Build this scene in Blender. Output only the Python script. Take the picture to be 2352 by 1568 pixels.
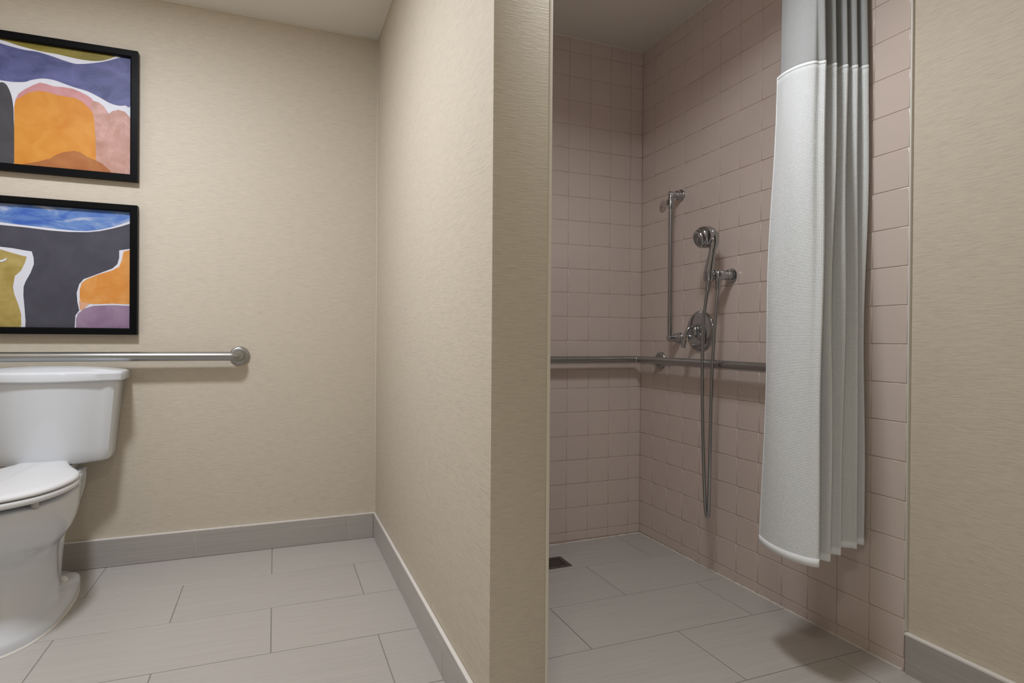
import bpy, bmesh, math, random
from mathutils import Vector, Matrix

random.seed(7)
S = bpy.context.scene
for o in list(bpy.data.objects):
    bpy.data.objects.remove(o, do_unlink=True)
COL = S.collection
PI = math.pi

# ------------------------------------------------------------------ room dimensions (metres)
YB = 2.814       # wall behind the toilet
XP = 0.4385      # partition, toilet side
XQ = 0.5793      # partition, shower side
YP = 1.2283      # partition end
YS = 2.4472      # shower end wall, tile face
XR = 1.6348      # right wall, tile face
YE = 1.1437      # where the right wall tiles stop
H = 2.2977       # ceiling
XL = -1.25       # left wall
YF = -1.30       # wall behind the camera
P = 0.1095       # wall tile pitch
Z0 = 0.0395      # first full horizontal joint

# ------------------------------------------------------------------ camera
cd = bpy.data.cameras.new('camera')
cam = bpy.data.objects.new('camera', cd)
COL.objects.link(cam)
cd.sensor_fit = 'HORIZONTAL'
cd.sensor_width = 36.0
cd.lens = 36.0 * 1376.42 / 2352.0
cd.clip_start = 0.02
_R = Vector((0.92975919, -0.36809467, 0.00735979))
_U = Vector((-0.00485415, 0.0077325, 0.99995832))
_F = Vector((0.36813624, 0.92975616, -0.00540258))
cam.matrix_world = Matrix(((_R.x, _U.x, -_F.x, 0.0), (_R.y, _U.y, -_F.y, 0.0), (_R.z, _U.z, -_F.z, 0.924), (0, 0, 0, 1)))
S.camera = cam

# ------------------------------------------------------------------ light and exposure
w = bpy.data.worlds.new('world')
S.world = w
w.use_nodes = True
w.node_tree.nodes['Background'].inputs[0].default_value = (0.9, 0.95, 1.0, 1)
w.node_tree.nodes['Background'].inputs[1].default_value = 0.0
S.view_settings.view_transform = 'Standard'
S.view_settings.look = 'None'
S.view_settings.gamma = 1.0
S.view_settings.use_curve_mapping = False
S.view_settings.exposure = 0.0
# recessed ceiling lights: x, y, watts, colour, lens radius, spread in degrees, label
LIGHTS = [
    (-0.60, 1.70, 26.0, (0.965, 0.995, 1.06), 0.11, 180, 'recessed round ceiling light above the toilet'),
    (-0.10, 0.02, 6.5, (1.05, 1.0, 0.87), 0.12, 160, 'recessed round ceiling light in the middle of the room'),
    (0.81, 1.23, 10.5, (0.985, 1.0, 1.01), 0.12, 150, 'recessed round ceiling light at the shower opening'),
]
# long diffuser lights fixed to a wall: x, y, z, length along y, height, watts, colour, label
WALL_LIGHTS = [
]

# ------------------------------------------------------------------ helpers
def link(o, parent=None):
    COL.objects.link(o)
    if parent is not None:
        o.parent = parent
    return o


def tag(o, label=None, cat=None, group=None, kind=None):
    if label: o['label'] = label
    if cat: o['category'] = cat
    if group: o['group'] = group
    if kind: o['kind'] = kind
    return o


def empty(name, loc):
    o = bpy.data.objects.new(name, None)
    o.empty_display_size = 0.05
    o.location = loc
    return link(o)


def mobj(name, me, mat, parent=None, local=False):
    """mesh object; parent keeps world placement unless local is set"""
    o = bpy.data.objects.new(name, me)
    if mat is not None and len(me.materials) == 0:
        me.materials.append(mat)
    link(o, parent)
    if parent is not None and not local:
        o.matrix_parent_inverse = Matrix.Translation(-parent_loc(parent))
    return o


def parent_loc(p):
    # meshes are built in world coordinates, so only an Empty root has an offset
    return p.location.copy() if p.type == 'EMPTY' else Vector((0, 0, 0))


def mesh(verts, faces, smooth=False, uvs=None):
    me = bpy.data.meshes.new('m')
    me.from_pydata([tuple(v) for v in verts], [], faces)
    if smooth:
        me.polygons.foreach_set('use_smooth', [True] * len(me.polygons))
    if uvs is not None:
        l = me.uv_layers.new(name='UVMap')
        for lp in me.loops:
            l.data[lp.index].uv = uvs[lp.vertex_index]
    me.update()
    return me


def bm_mesh(bm, smooth=False, angle=None):
    bmesh.ops.recalc_face_normals(bm, faces=bm.faces)
    me = bpy.data.meshes.new('m')
    bm.to_mesh(me)
    bm.free()
    if smooth:
        me.polygons.foreach_set('use_smooth', [True] * len(me.polygons))
        if angle is not None:
            me.set_sharp_from_angle(angle=math.radians(angle))
    return me


def box_mesh(a, b, bevel=0.0, seg=2):
    bm = bmesh.new()
    bmesh.ops.create_cube(bm, size=1)
    a, b = Vector(a), Vector(b)
    for v in bm.verts:
        v.co = Vector(((a.x + b.x) / 2 + v.co.x * (b.x - a.x), (a.y + b.y) / 2 + v.co.y * (b.y - a.y), (a.z + b.z) / 2 + v.co.z * (b.z - a.z)))
    if bevel > 0:
        bmesh.ops.bevel(bm, geom=bm.edges[:], offset=bevel, segments=seg, affect='EDGES', profile=0.5)
    return bm_mesh(bm, bevel > 0, 40)


def loft(rings, cap0=True, cap1=True, smooth=True, closed=True, angle=50):
    n = len(rings[0])
    bm = bmesh.new()
    vs = [[bm.verts.new(p) for p in r] for r in rings]
    m = n if closed else n - 1
    for i in range(len(vs) - 1):
        for j in range(m):
            k = (j + 1) % n
            bm.faces.new((vs[i][j], vs[i][k], vs[i + 1][k], vs[i + 1][j]))
    if cap0: bm.faces.new(list(reversed(vs[0])))
    if cap1: bm.faces.new(vs[-1])
    return bm_mesh(bm, smooth, angle)


def frame_for(t, ref):
    t = t.normalized()
    u = ref - t * ref.dot(t)
    if u.length < 1e-6:
        u = t.orthogonal()
    u.normalize()
    return u, t.cross(u)


def tube(path, rad, sides=16, cap=True, angle=60):
    """rad: number or list of one per path point; parallel-transported rings"""
    pts = [Vector(p) for p in path]
    if not isinstance(rad, (list, tuple)):
        rad = [rad] * len(pts)
    rings = []
    u = None
    for i, p in enumerate(pts):
        a = pts[max(0, i - 1)]
        b = pts[min(len(pts) - 1, i + 1)]
        t = b - a
        if t.length < 1e-9:
            t = Vector((0, 0, 1))
        if u is None:
            u = t.orthogonal()
        u, v = frame_for(t, u)
        rings.append([p + (u * math.cos(2 * PI * j / sides) + v * math.sin(2 * PI * j / sides)) * rad[i] for j in range(sides)])
    return loft(rings, cap, cap, True, True, angle)


def lathe(origin, axis, prof, sides=28, angle=40):
    """prof: list of (distance along axis, radius)"""
    ax = Vector(axis).normalized()
    u = ax.orthogonal().normalized()
    v = ax.cross(u)
    o = Vector(origin)
    rings = [[o + ax * d + (u * math.cos(2 * PI * j / sides) + v * math.sin(2 * PI * j / sides)) * max(r, 1e-5) for j in range(sides)] for d, r in prof]
    return loft(rings, True, True, True, True, angle)


def crom(pts, n=6, closed=False):
    pts = [Vector(p) for p in pts]
    out = []
    m = len(pts)
    rng = range(m if closed else m - 1)
    for i in rng:
        if closed:
            p0, p1, p2, p3 = pts[i - 1], pts[i], pts[(i + 1) % m], pts[(i + 2) % m]
        else:
            p0, p1, p2, p3 = pts[max(i - 1, 0)], pts[i], pts[i + 1], pts[min(i + 2, m - 1)]
        for k in range(n):
            t = k / n
            out.append(0.5 * ((2 * p1) + (-p0 + p2) * t + (2 * p0 - 5 * p1 + 4 * p2 - p3) * t * t + (-p0 + 3 * p1 - 3 * p2 + p3) * t ** 3))
    if not closed:
        out.append(pts[-1])
    return out


def arc_path(a, b, c, r, n=8):
    """polyline a-b-c with the corner at b rounded to radius r"""
    a, b, c = Vector(a), Vector(b), Vector(c)
    d1, d2 = (a - b).normalized(), (c - b).normalized()
    th = d1.angle(d2)
    L = r / math.tan(th / 2)
    p1, p2 = b + d1 * L, b + d2 * L
    cen = b + (d1 + d2).normalized() * (r / math.sin(th / 2))
    e1, e2 = p1 - cen, p2 - cen
    ang = e1.angle(e2)
    out = []
    for i in range(n + 1):
        t = i / n
        out.append(cen + (e1 * math.sin((1 - t) * ang) + e2 * math.sin(t * ang)) / math.sin(ang))
    return out


# ------------------------------------------------------------------ materials
class NT:
    def __init__(self, name):
        self.m = bpy.data.materials.new(name)
        self.m.use_nodes = True
        self.t = self.m.node_tree
        self.b = self.t.nodes['Principled BSDF']
        self.out = self.t.nodes['Material Output']

    def n(self, typ, **kw):
        nd = self.t.nodes.new(typ)
        for k, v in kw.items():
            setattr(nd, k, v)
        return nd

    def l(self, a, b):
        self.t.links.new(a, b)

    def math(self, op, a, b=None):
        nd = self.n('ShaderNodeMath', operation=op)
        for i, v in enumerate((a, b)):
            if v is None: continue
            if isinstance(v, (int, float)): nd.inputs[i].default_value = v
            else: self.l(v, nd.inputs[i])
        return nd.outputs[0]

    def noise(self, scale3, detail=3.0, rough=0.55, src='Position', dist=0.0):
        if src == 'UV':
            v = self.n('ShaderNodeTexCoord').outputs['UV']
        else:
            v = self.n('ShaderNodeNewGeometry').outputs['Position']
        mp = self.n('ShaderNodeVectorMath', operation='MULTIPLY')
        self.l(v, mp.inputs[0])
        mp.inputs[1].default_value = scale3
        nz = self.n('ShaderNodeTexNoise')
        nz.inputs['Scale'].default_value = 1.0
        nz.inputs['Detail'].default_value = detail
        nz.inputs['Roughness'].default_value = rough
        nz.inputs['Distortion'].default_value = dist
        self.l(mp.outputs[0], nz.inputs['Vector'])
        return nz.outputs['Fac']

    def ramp(self, fac, stops):
        r = self.n('ShaderNodeValToRGB')
        e = r.color_ramp.elements
        while len(e) < len(stops):
            e.new(0.5)
        for i, (p, c) in enumerate(stops):
            e[i].position = p
            e[i].color = (*c, 1) if len(c) == 3 else c
        self.l(fac, r.inputs[0])
        return r.outputs[0]

    def bump(self, h, strength, dist):
        b = self.n('ShaderNodeBump')
        b.inputs['Strength'].default_value = strength
        b.inputs['Distance'].default_value = dist
        self.l(h, b.inputs['Height'])
        self.l(b.outputs[0], self.b.inputs['Normal'])

    def set(self, color=None, rough=None, metal=None, spec=None):
        if color is not None: self.b.inputs['Base Color'].default_value = (*color, 1)
        if rough is not None: self.b.inputs['Roughness'].default_value = rough
        if metal is not None: self.b.inputs['Metallic'].default_value = metal
        if spec is not None: self.b.inputs['Specular IOR Level'].default_value = spec
        return self


def mul(c, k):
    return tuple(min(1.0, x * k) for x in c)


def plain(name, color, rough=0.5, metal=0.0, spec=0.5):
    return NT(name).set(color, rough, metal, spec).m


def wallpaper():
    n = NT('linen wallpaper').set(None, 0.62, 0, 0.3)
    c = (0.620, 0.555, 0.458)
    streak = n.noise((26, 26, 420), 3.0, 0.6)
    fine = n.noise((260, 260, 700), 2.0, 0.6)
    s = n.math('ADD', n.math('MULTIPLY', streak, 0.72), n.math('MULTIPLY', fine, 0.28))
    col = n.ramp(s, [(0.32, mul(c, 0.86)), (0.50, c), (0.70, mul(c, 1.09))])
    n.l(col, n.b.inputs['Base Color'])
    n.bump(s, 0.42, 0.0016)
    return n.m


def wall_tile():
    n = NT('glazed pink tile').set(None, 0.17, 0, 0.5)
    oi = n.n('ShaderNodeObjectInfo')
    a, b = (0.626, 0.534, 0.488), (0.644, 0.550, 0.504)
    cl = n.noise((9, 9, 9), 2.0)
    f = n.math('ADD', n.math('MULTIPLY', oi.outputs['Random'], 0.6), n.math('MULTIPLY', cl, 0.4))
    n.l(n.ramp(f, [(0.15, a), (0.85, b)]), n.b.inputs['Base Color'])
    n.bump(n.noise((14, 14, 14), 1.0), 0.10, 0.0022)
    return n.m


def floor_tile(name, k, base=(0.475, 0.448, 0.422)):
    """linear-veined porcelain, veins along the axis whose scale in k is small"""
    n = NT(name).set(None, 0.38, 0, 0.45)
    oi = n.n('ShaderNodeObjectInfo')
    a = n.noise(k, 3.0, 0.62)
    b = n.noise(tuple(x * 3.1 for x in k), 2.0, 0.6)
    s = n.math('ADD', n.math('MULTIPLY', a, 0.62), n.math('MULTIPLY', b, 0.30))
    s = n.math('ADD', s, n.math('MULTIPLY', n.math('SUBTRACT', oi.outputs['Random'], 0.5), 0.06))
    n.l(n.ramp(s, [(0.28, mul(base, 0.88)), (0.46, base), (0.62, mul(base, 1.08))]), n.b.inputs['Base Color'])
    n.bump(s, 0.10, 0.0008)
    return n.m


def paint(name, c1, c2, k=(14, 14, 14), lo=0.32, hi=0.68, rough=0.5, c3=None):
    n = NT(name).set(None, rough, 0, 0.35)
    c1, c2 = mul(c1, 0.82), mul(c2, 0.82)
    c3 = mul(c3, 0.82) if c3 else None
    f = n.noise(k, 4.0, 0.6, dist=0.6)
    st = [(lo, c1), (hi, c2)] if c3 is None else [(lo, c1), ((lo + hi) / 2, c3), (hi, c2)]
    n.l(n.ramp(f, st), n.b.inputs['Base Color'])
    return n.m


def waffle():
    n = NT('white waffle weave').set((0.865, 0.905, 0.935), 0.85, 0, 0.2)
    uv = n.n('ShaderNodeTexCoord').outputs['UV']
    sp = n.n('ShaderNodeSeparateXYZ')
    n.l(uv, sp.inputs[0])
    pitch = 0.0042
    su = n.math('ABSOLUTE', n.math('SINE', n.math('MULTIPLY', sp.outputs[0], PI / pitch)))
    sv = n.math('ABSOLUTE', n.math('SINE', n.math('MULTIPLY', sp.outputs[1], PI / pitch)))
    h = n.math('MULTIPLY', n.math('POWER', su, 0.7), n.math('POWER', sv, 0.7))
    n.bump(h, 0.9, 0.0011)
    tr = n.n('ShaderNodeBsdfTranslucent')
    tr.inputs[0].default_value = (0.7, 0.71, 0.70, 1)
    mx = n.n('ShaderNodeMixShader')
    mx.inputs[0].default_value = 0.09
    n.l(n.b.outputs[0], mx.inputs[1])
    n.l(tr.outputs[0], mx.inputs[2])
    n.l(mx.outputs[0], n.out.inputs[0])
    return n.m


def sheer():
    n = NT('grey voile').set((0.62, 0.65, 0.665), 0.9, 0, 0.1)
    f = n.noise((900, 900, 30), 2.0, 0.5)
    n.l(n.ramp(f, [(0.3, (0.56, 0.59, 0.605)), (0.7, (0.65, 0.68, 0.695))]), n.b.inputs['Base Color'])
    tr = n.n('ShaderNodeBsdfTranslucent')
    tr.inputs[0].default_value = (0.6, 0.605, 0.6, 1)
    tp = n.n('ShaderNodeBsdfTransparent')
    m1 = n.n('ShaderNodeMixShader')
    m1.inputs[0].default_value = 0.3
    m2 = n.n('ShaderNodeMixShader')
    m2.inputs[0].default_value = 0.16
    n.l(n.b.outputs[0], m1.inputs[1]); n.l(tr.outputs[0], m1.inputs[2])
    n.l(m1.outputs[0], m2.inputs[1]); n.l(tp.outputs[0], m2.inputs[2])
    n.l(m2.outputs[0], n.out.inputs[0])
    return n.m


def ceiling_mat():
    n = NT('ceiling paint').set((0.76, 0.73, 0.67), 0.8, 0, 0.25)
    n.bump(n.noise((160, 160, 160), 3.0), 0.25, 0.001)
    return n.m


def brushed(name, color, rough, k):
    n = NT(name).set(color, rough, 1.0)
    f = n.noise(k, 2.0)
    n.l(n.math('ADD', n.math('MULTIPLY', f, 0.14), rough - 0.07), n.b.inputs['Roughness'])
    return n.m


M = {}
M['paper'] = wallpaper()
M['tile'] = wall_tile()
M['grout'] = plain('pink grout', (0.50, 0.395, 0.350), 0.8)
M['floor'] = floor_tile('veined floor tile along x', (2.6, 150, 60))
M['base_x'] = floor_tile('veined skirting along x', (2.6, 60, 150), (0.42, 0.395, 0.375))
M['base_y'] = floor_tile('veined skirting along y', (60, 2.6, 150), (0.42, 0.395, 0.375))
M['fgrout'] = plain('grey floor grout', (0.27, 0.245, 0.225), 0.9)
M['ceil'] = ceiling_mat()
M['caulk'] = plain('pale caulk', (0.76, 0.71, 0.62), 0.5)
M['wcaulk'] = plain('white caulk', (0.70, 0.68, 0.63), 0.4)
M['edge'] = plain('pale edge trim', (0.80, 0.77, 0.74), 0.35)
M['china'] = plain('white vitreous china', (0.715, 0.745, 0.79), 0.10, 0, 0.5)
M['seat'] = plain('white seat plastic', (0.74, 0.75, 0.775), 0.22, 0, 0.5)
M['dark'] = plain('dark gap', (0.02, 0.02, 0.02), 0.8)
M['chrome'] = plain('chrome', (0.47, 0.49, 0.51), 0.10, 1.0)
M['hose'] = plain('chrome hose', (0.42, 0.44, 0.46), 0.22, 1.0)
M['steel'] = brushed('brushed steel', (0.40, 0.405, 0.40), 0.33, (8, 300, 300))
M['drain'] = plain('dull drain metal', (0.16, 0.15, 0.13), 0.45, 0.8)
M['shade_plate'] = plain('drain shadow', (0.01, 0.01, 0.01), 0.9)
M['frame'] = plain('black frame', (0.005, 0.005, 0.006), 0.42, 0, 0.06)
M['waffle'] = waffle()
M['sheer'] = sheer()
M['hem'] = plain('white cotton hem', (0.85, 0.89, 0.92), 0.9, 0, 0.15)
M['rubber'] = plain('grey rubber', (0.45, 0.45, 0.42), 0.6)
M['white'] = plain('white enamel', (0.82, 0.82, 0.80), 0.4)
M['paperwhite'] = plain('art paper', (0.70, 0.71, 0.79), 0.6, 0, 0.2)

# ------------------------------------------------------------------ ceiling lights (out of view, they light the room)
def lens_mat(col, s):
    n = NT('lit lens').set((0.9, 0.9, 0.9), 0.5)
    n.b.inputs['Emission Color'].default_value = (*col, 1)
    n.b.inputs['Emission Strength'].default_value = s
    return n.m


for (x, y, watt, colr, r, spr, lab) in LIGHTS:
    e = tag(empty('ceiling_light', (x, y, H)), lab, 'ceiling light', 'recessed ceiling lights')
    n = 32
    prof = [(r + 0.025, H), (r + 0.025, H - 0.004), (r + 0.018, H - 0.008), (r + 0.004, H - 0.008), (r, H - 0.004), (r, H - 0.0005)]
    rings = [[(x + math.cos(2 * PI * j / n) * a, y + math.sin(2 * PI * j / n) * a, z) for j in range(n)] for a, z in prof]
    mobj('trim_ring', loft(rings, False, False), M['white'], e)
    mobj('lens', lathe((x, y, H - 0.003), (0, 0, 1), [(0, r), (0.0025, r)], 32), lens_mat(colr, watt * 0.1), e)
    ld = bpy.data.lights.new('ceiling_light_lamp', 'AREA')
    ld.shape = 'DISK'
    ld.size = 2 * r
    ld.energy = watt
    ld.color = colr
    ld.spread = math.radians(spr)
    lo = bpy.data.objects.new('ceiling_light_lamp', ld)
    lo.location = (0, 0, -0.009)
    link(lo, e)
for (x, y, z, ln, ht, watt, colr, lab) in WALL_LIGHTS:
    e = tag(empty('wall_light', (x, y, z)), lab, 'wall light')
    mobj('backplate', box_mesh((x, y - ln / 2, z - ht / 2), (x + 0.015, y + ln / 2, z + ht / 2), 0.003), M['steel'], e)
    mobj('diffuser', box_mesh((x + 0.015, y - ln / 2 + 0.02, z - ht / 2 + 0.008), (x + 0.07, y + ln / 2 - 0.02, z + ht / 2 - 0.008), 0.012), lens_mat(colr, watt * 0.1), e)
    ld = bpy.data.lights.new('wall_light_lamp', 'AREA')
    ld.shape = 'RECTANGLE'
    ld.size = ht
    ld.size_y = ln
    ld.energy = watt
    ld.color = colr
    lo = bpy.data.objects.new('wall_light_lamp', ld)
    lo.location = (0.073, 0, 0)
    lo.rotation_euler = (0, -PI / 2, 0)
    link(lo, e)


# ------------------------------------------------------------------ the room shell
def struct(name, me, mat, label):
    return tag(mobj(name, me, mat), label, None, None, 'structure')


def shell(name, a, b, mat, label, bevel=0.0):
    return struct(name, box_mesh(a, b, bevel), mat, label)


TW = 0.0075   # thickness of tile and bed on the walls
ceiling = shell('ceiling', (XL - 0.1, YF - 0.1, H), (XR + 0.15, YB + 0.1, H + 0.1), M['ceil'], 'pale grey painted ceiling of toilet area and shower')
wall_back = shell('wall_back', (XL, YB, -0.05), (XP + 0.02, YB + 0.1, H), M['paper'], 'beige linen wallpaper wall behind the toilet')
wall_left = shell('wall_left', (XL - 0.1, YF, -0.05), (XL, YB + 0.1, H), M['paper'], 'beige wallpaper wall on the far side of the toilet')
wall_front = shell('wall_front', (XL - 0.1, YF - 0.1, -0.05), (XR + 0.15, YF, H), M['paper'], 'beige wallpaper wall facing the toilet and shower')
wall_partition = shell('wall_partition', (XP, YP, -0.05), (XQ - TW, YB + 0.1, H), M['paper'], 'beige wallpaper partition between toilet and shower', 0.0015)
wall_right = shell('wall_right', (XR + TW, YF, -0.05), (XR + 0.15, YB + 0.1, H), M['paper'], 'right wall with pink shower tiles and beige wallpaper')
wall_shower = shell('wall_shower', (XQ - TW - 0.01, YS + TW, -0.05), (XR + TW, YB + 0.1, H), M['grout'], 'shower end wall of square pink glazed tiles')

TILE_CACHE = {}


def tile_mesh(wd, ht, gap=0.0020):
    """tile lying in local xz plane, face towards -y, origin at its lower left corner"""
    key = (round(wd, 4), round(ht, 4))
    if key in TILE_CACHE:
        return TILE_CACHE[key]
    g = gap / 2
    rings = [(g, 0.0045), (g, 0.0011), (g + 0.0005, 0.0004), (g + 0.0017, 0.0)]
    vs, fs = [], []
    for i, d in rings:
        vs += [(i, d, i), (wd - i, d, i), (wd - i, d, ht - i), (i, d, ht - i)]
    for k in range(3):
        for j in range(4):
            a, b = 4 * k + j, 4 * k + (j + 1) % 4
            fs.append((a, b, b + 4, a + 4))
    fs.append((12, 13, 14, 15))
    me = mesh(vs, fs)
    me.polygons.foreach_set('use_smooth', [True] * 12 + [False])
    me.materials.append(M['tile'])
    TILE_CACHE[key] = me
    return me


def zrows(ztop):
    e = [0.0] + [Z0 + P * i for i in range(0, 30) if Z0 + P * i < ztop - 0.01] + [ztop]
    return list(zip(e[:-1], e[1:]))


def lay_tiles(parent, spans, rows, place):
    for a, b in spans:
        for z0, z1 in rows:
            me = tile_mesh(b - a, z1 - z0)
            o = bpy.data.objects.new('tile', me)
            o.matrix_world = place(a, b, z0)
            link(o, parent)
            j = random.gauss(0, 0.0016)
            k = random.gauss(0, 0.0016)
            o.matrix_world = o.matrix_world @ Matrix.Rotation(j, 4, 'X') @ Matrix.Rotation(k, 4, 'Z')


rows = zrows(H)
# right wall: columns counted from the inner corner towards the camera
C0 = 0.1009
edges = [YS, YS - C0] + [YS - C0 - P * k for k in range(1, 20) if YS - C0 - P * k > YE + 0.02] + [YE]
spans = list(zip(edges[:-1], edges[1:]))
rspans = [(-a, -b) for a, b in spans]
# local x -> -Y world, local y -> +X world, local z up
Rr = Matrix(((0, 1, 0, 0), (-1, 0, 0, 0), (0, 0, 1, 0), (0, 0, 0, 1)))
bed = mobj('tile_bed', box_mesh((XR + 0.0014, YE, -0.03), (XR + TW + 0.001, YS + TW, H)), M['grout'], wall_right)
bed['label'] = 'pink grout bed behind the right wall tiles'
lay_tiles(wall_right, rspans, rows, lambda a, b, z: Matrix.Translation((XR, -a, z)) @ Rr)
# shower end wall: columns counted from the inner corner towards the partition
B0 = 0.0646
e2 = [XR, XR - B0] + [XR - B0 - P * k for k in range(1, 20) if XR - B0 - P * k > XQ + 0.02] + [XQ]
e2 = list(reversed(e2))
sbed = mobj('tile_bed', box_mesh((XQ - TW, YS + 0.0014, -0.03), (XR + 0.003, YS + TW + 0.001, H)), M['grout'], wall_shower)
lay_tiles(wall_shower, list(zip(e2[:-1], e2[1:])), rows, lambda a, b, z: Matrix.Translation((a, YS, z)))
# shower side of the partition (faces away from the camera): joined tiling
bm = bmesh.new()
e3 = [YP, YP + 0.055] + [YP + 0.055 + P * k for k in range(1, 20) if YP + 0.055 + P * k < YS - 0.02] + [YS]
Rq = Matrix(((0, -1, 0, 0), (1, 0, 0, 0), (0, 0, 1, 0), (0, 0, 0, 1)))
for a, b in zip(e3[:-1], e3[1:]):
    for z0, z1 in rows:
        src = tile_mesh(b - a, z1 - z0)
        mt = Matrix.Translation((XQ, a, z0)) @ Rq
        vv = [bm.verts.new(mt @ v.co) for v in src.vertices]
        for p in src.polygons:
            bm.faces.new([vv[i] for i in p.vertices])
pt = mobj('tile_panel', bm_mesh(bm), M['tile'], wall_partition)
pt['kind'] = 'stuff'
pt['label'] = 'pink tiling on the shower side of the partition'
mobj('tile_bed', box_mesh((XQ - TW - 0.001, YP + 0.004, -0.03), (XQ - 0.0014, YS, H)), M['grout'], wall_partition)

# ------------------------------------------------------------------ floor
SX0 = 0.5793


def zs(x, y):
    if x < SX0 - 0.02:
        return 0.0
    if y < 1.13:
        return 0.006 * max(0.0, min(1.0, (y - 0.6) / 0.53))
    t = min(1.0, (y - 1.13) / 1.32)
    return 0.006 - 0.012 * t - 0.006 * t * max(0.0, (1.635 - x) / 0.65)


vs, fs = [], []


def grid_patch(x0, x1, y0, y1, nx, ny, f, dz):
    b = len(vs)
    for i in range(nx + 1):
        for j in range(ny + 1):
            x = x0 + (x1 - x0) * i / nx
            y = y0 + (y1 - y0) * j / ny
            vs.append((x, y, f(x, y) + dz))
    for i in range(nx):
        for j in range(ny):
            a = b + i * (ny + 1) + j
            fs.append((a, a + ny + 1, a + ny + 2, a + 1))


grid_patch(XL, SX0, YF, YB, 1, 1, lambda x, y: 0, -0.0016)
grid_patch(SX0, XR + TW, YF, YS + TW, 6, 40, zs, -0.0016)
floor = struct('floor', mesh(vs, fs), M['fgrout'], 'veined grey beige rectangular floor tiles in a running bond')


def floor_piece(x0, x1, y0, y1, f):
    g = 0.0015
    bv = 0.0007
    if x1 - x0 < 0.012 or y1 - y0 < 0.012:
        return
    rings = [(g, -0.004), (g, -bv), (g + bv, 0.0)]
    v2, f2 = [], []
    cx, cy = (x0 + x1) / 2, (y0 + y1) / 2
    for i, d in rings:
        for px, py in ((x0 + i, y0 + i), (x1 - i, y0 + i), (x1 - i, y1 - i), (x0 + i, y1 - i)):
            v2.append((px - cx, py - cy, f(px, py) + d))
    for k in range(2):
        for j in range(4):
            a, b = 4 * k + j, 4 * k + (j + 1) % 4
            f2.append((a, b, b + 4, a + 4))
    f2.append((8, 9, 10, 11))
    o = bpy.data.objects.new('tile', mesh(v2, f2))
    o.data.materials.append(M['floor'])
    o.location = (cx, cy, 0)
    link(o, floor)


def clip_rows(lines, first_off, x0, x1, L, f):
    for k, (ya, yb) in enumerate(lines):
        off = first_off(k)
        n = math.floor((x0 - off) / L)
        xa = off + n * L
        while xa < x1:
            a, b = max(xa, x0), min(xa + L, x1)
            floor_piece(a, b, ya, yb, f)
            xa += L


ly = [YB] + [2.5065 - 0.3133 * k for k in range(0, 13)]
ly = [y for y in ly if y > YF] + [YF]
lines = [(b, a) for a, b in zip(ly[:-1], ly[1:])]
part = [l for l in lines]
for k, (a, b) in enumerate(part):
    off = -0.006 if k % 2 == 0 else -0.310
    x1 = XP if a > YP - 0.01 else SX0
    if a < YP < b:
        clip_rows([(a, YP)], lambda q, o=off: o, XL, SX0, 0.6135, zs)
        clip_rows([(YP, b)], lambda q, o=off: o, XL, XP, 0.6135, zs)
    else:
        clip_rows([(a, b)], lambda q, o=off: o, XL, x1, 0.6135, zs)
sy = [YS, 2.158, 1.861, 1.565, 1.267] + [1.267 - 0.305 * k for k in range(1, 9)]
sy = [y for y in sy if y > YF] + [YF]
soff = [1.503, 1.188, 1.498, 1.192, 1.520]
for k, (b, a) in enumerate(zip(sy[:-1], sy[1:])):
    off = soff[k] if k < 5 else (1.200 if k % 2 else 1.515)
    clip_rows([(a, b)], lambda q, o=off: o, SX0, XR, 0.6135, zs)

# ------------------------------------------------------------------ skirting tiles
BH, BP = 0.1085, 0.0105


def skirting(name, label, mat, pieces, strip):
    root = struct(name, box_mesh(*strip[1]), M['caulk'], label)
    for a, b in pieces:
        o = mobj('skirting_tile', box_mesh(a, b, 0.0008, 1), mat, root)
    s = mobj('edge_strip', box_mesh(*strip[0], 0.0015, 2), M['edge'], root)
    s['label'] = 'pale edge strip along the top'
    return root


g = 0.0012
xs = [XL, -0.92, -0.306, 0.311, XP - BP]
skirting('baseboard_back', 'veined grey tile skirting along the wall behind the toilet', M['base_x'],
         [((a + g, YB - BP, 0.001), (b - g, YB - 0.002, BH)) for a, b in zip(xs[:-1], xs[1:])],
         [((XL, YB - BP - 0.0005, BH), (XP - 0.001, YB - 0.0005, BH + 0.0065)), ((XL, YB - 0.008, 0.002), (XP - 0.002, YB - 0.001, BH - 0.001))])
ys = [YP, 1.58, 2.194, YB - BP]
skirting('baseboard_partition', 'veined grey tile skirting along the partition', M['base_y'],
         [((XP - BP, a + g, 0.001), (XP - 0.002, b - g, BH)) for a, b in zip(ys[:-1], ys[1:])],
         [((XP - BP - 0.0005, YP, BH), (XP - 0.0005, YB - BP, BH + 0.0065)), ((XP - 0.008, YP + 0.002, 0.002), (XP - 0.001, YB - BP, BH - 0.001))])
ys = [YF, -0.7, -0.09, 0.52, YE - 0.006]
skirting('baseboard_right', 'veined grey tile skirting under the wallpaper of the right wall', M['base_y'],
         [((XR - 0.0075, a + g, 0.001), (XR + TW - 0.001, b - g, BH)) for a, b in zip(ys[:-1], ys[1:])],
         [((XR - 0.008, YF, BH), (XR + TW, YE - 0.004, BH + 0.0075)), ((XR - 0.005, YF, 0.002), (XR + TW - 0.0005, YE - 0.007, BH - 0.001))])

# ------------------------------------------------------------------ thin trims and caulk lines
def trim(i, a, b, mat, label, bevel=0.0008):
    return shell('trim_%d' % i, a, b, M[mat], label, bevel)


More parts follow.
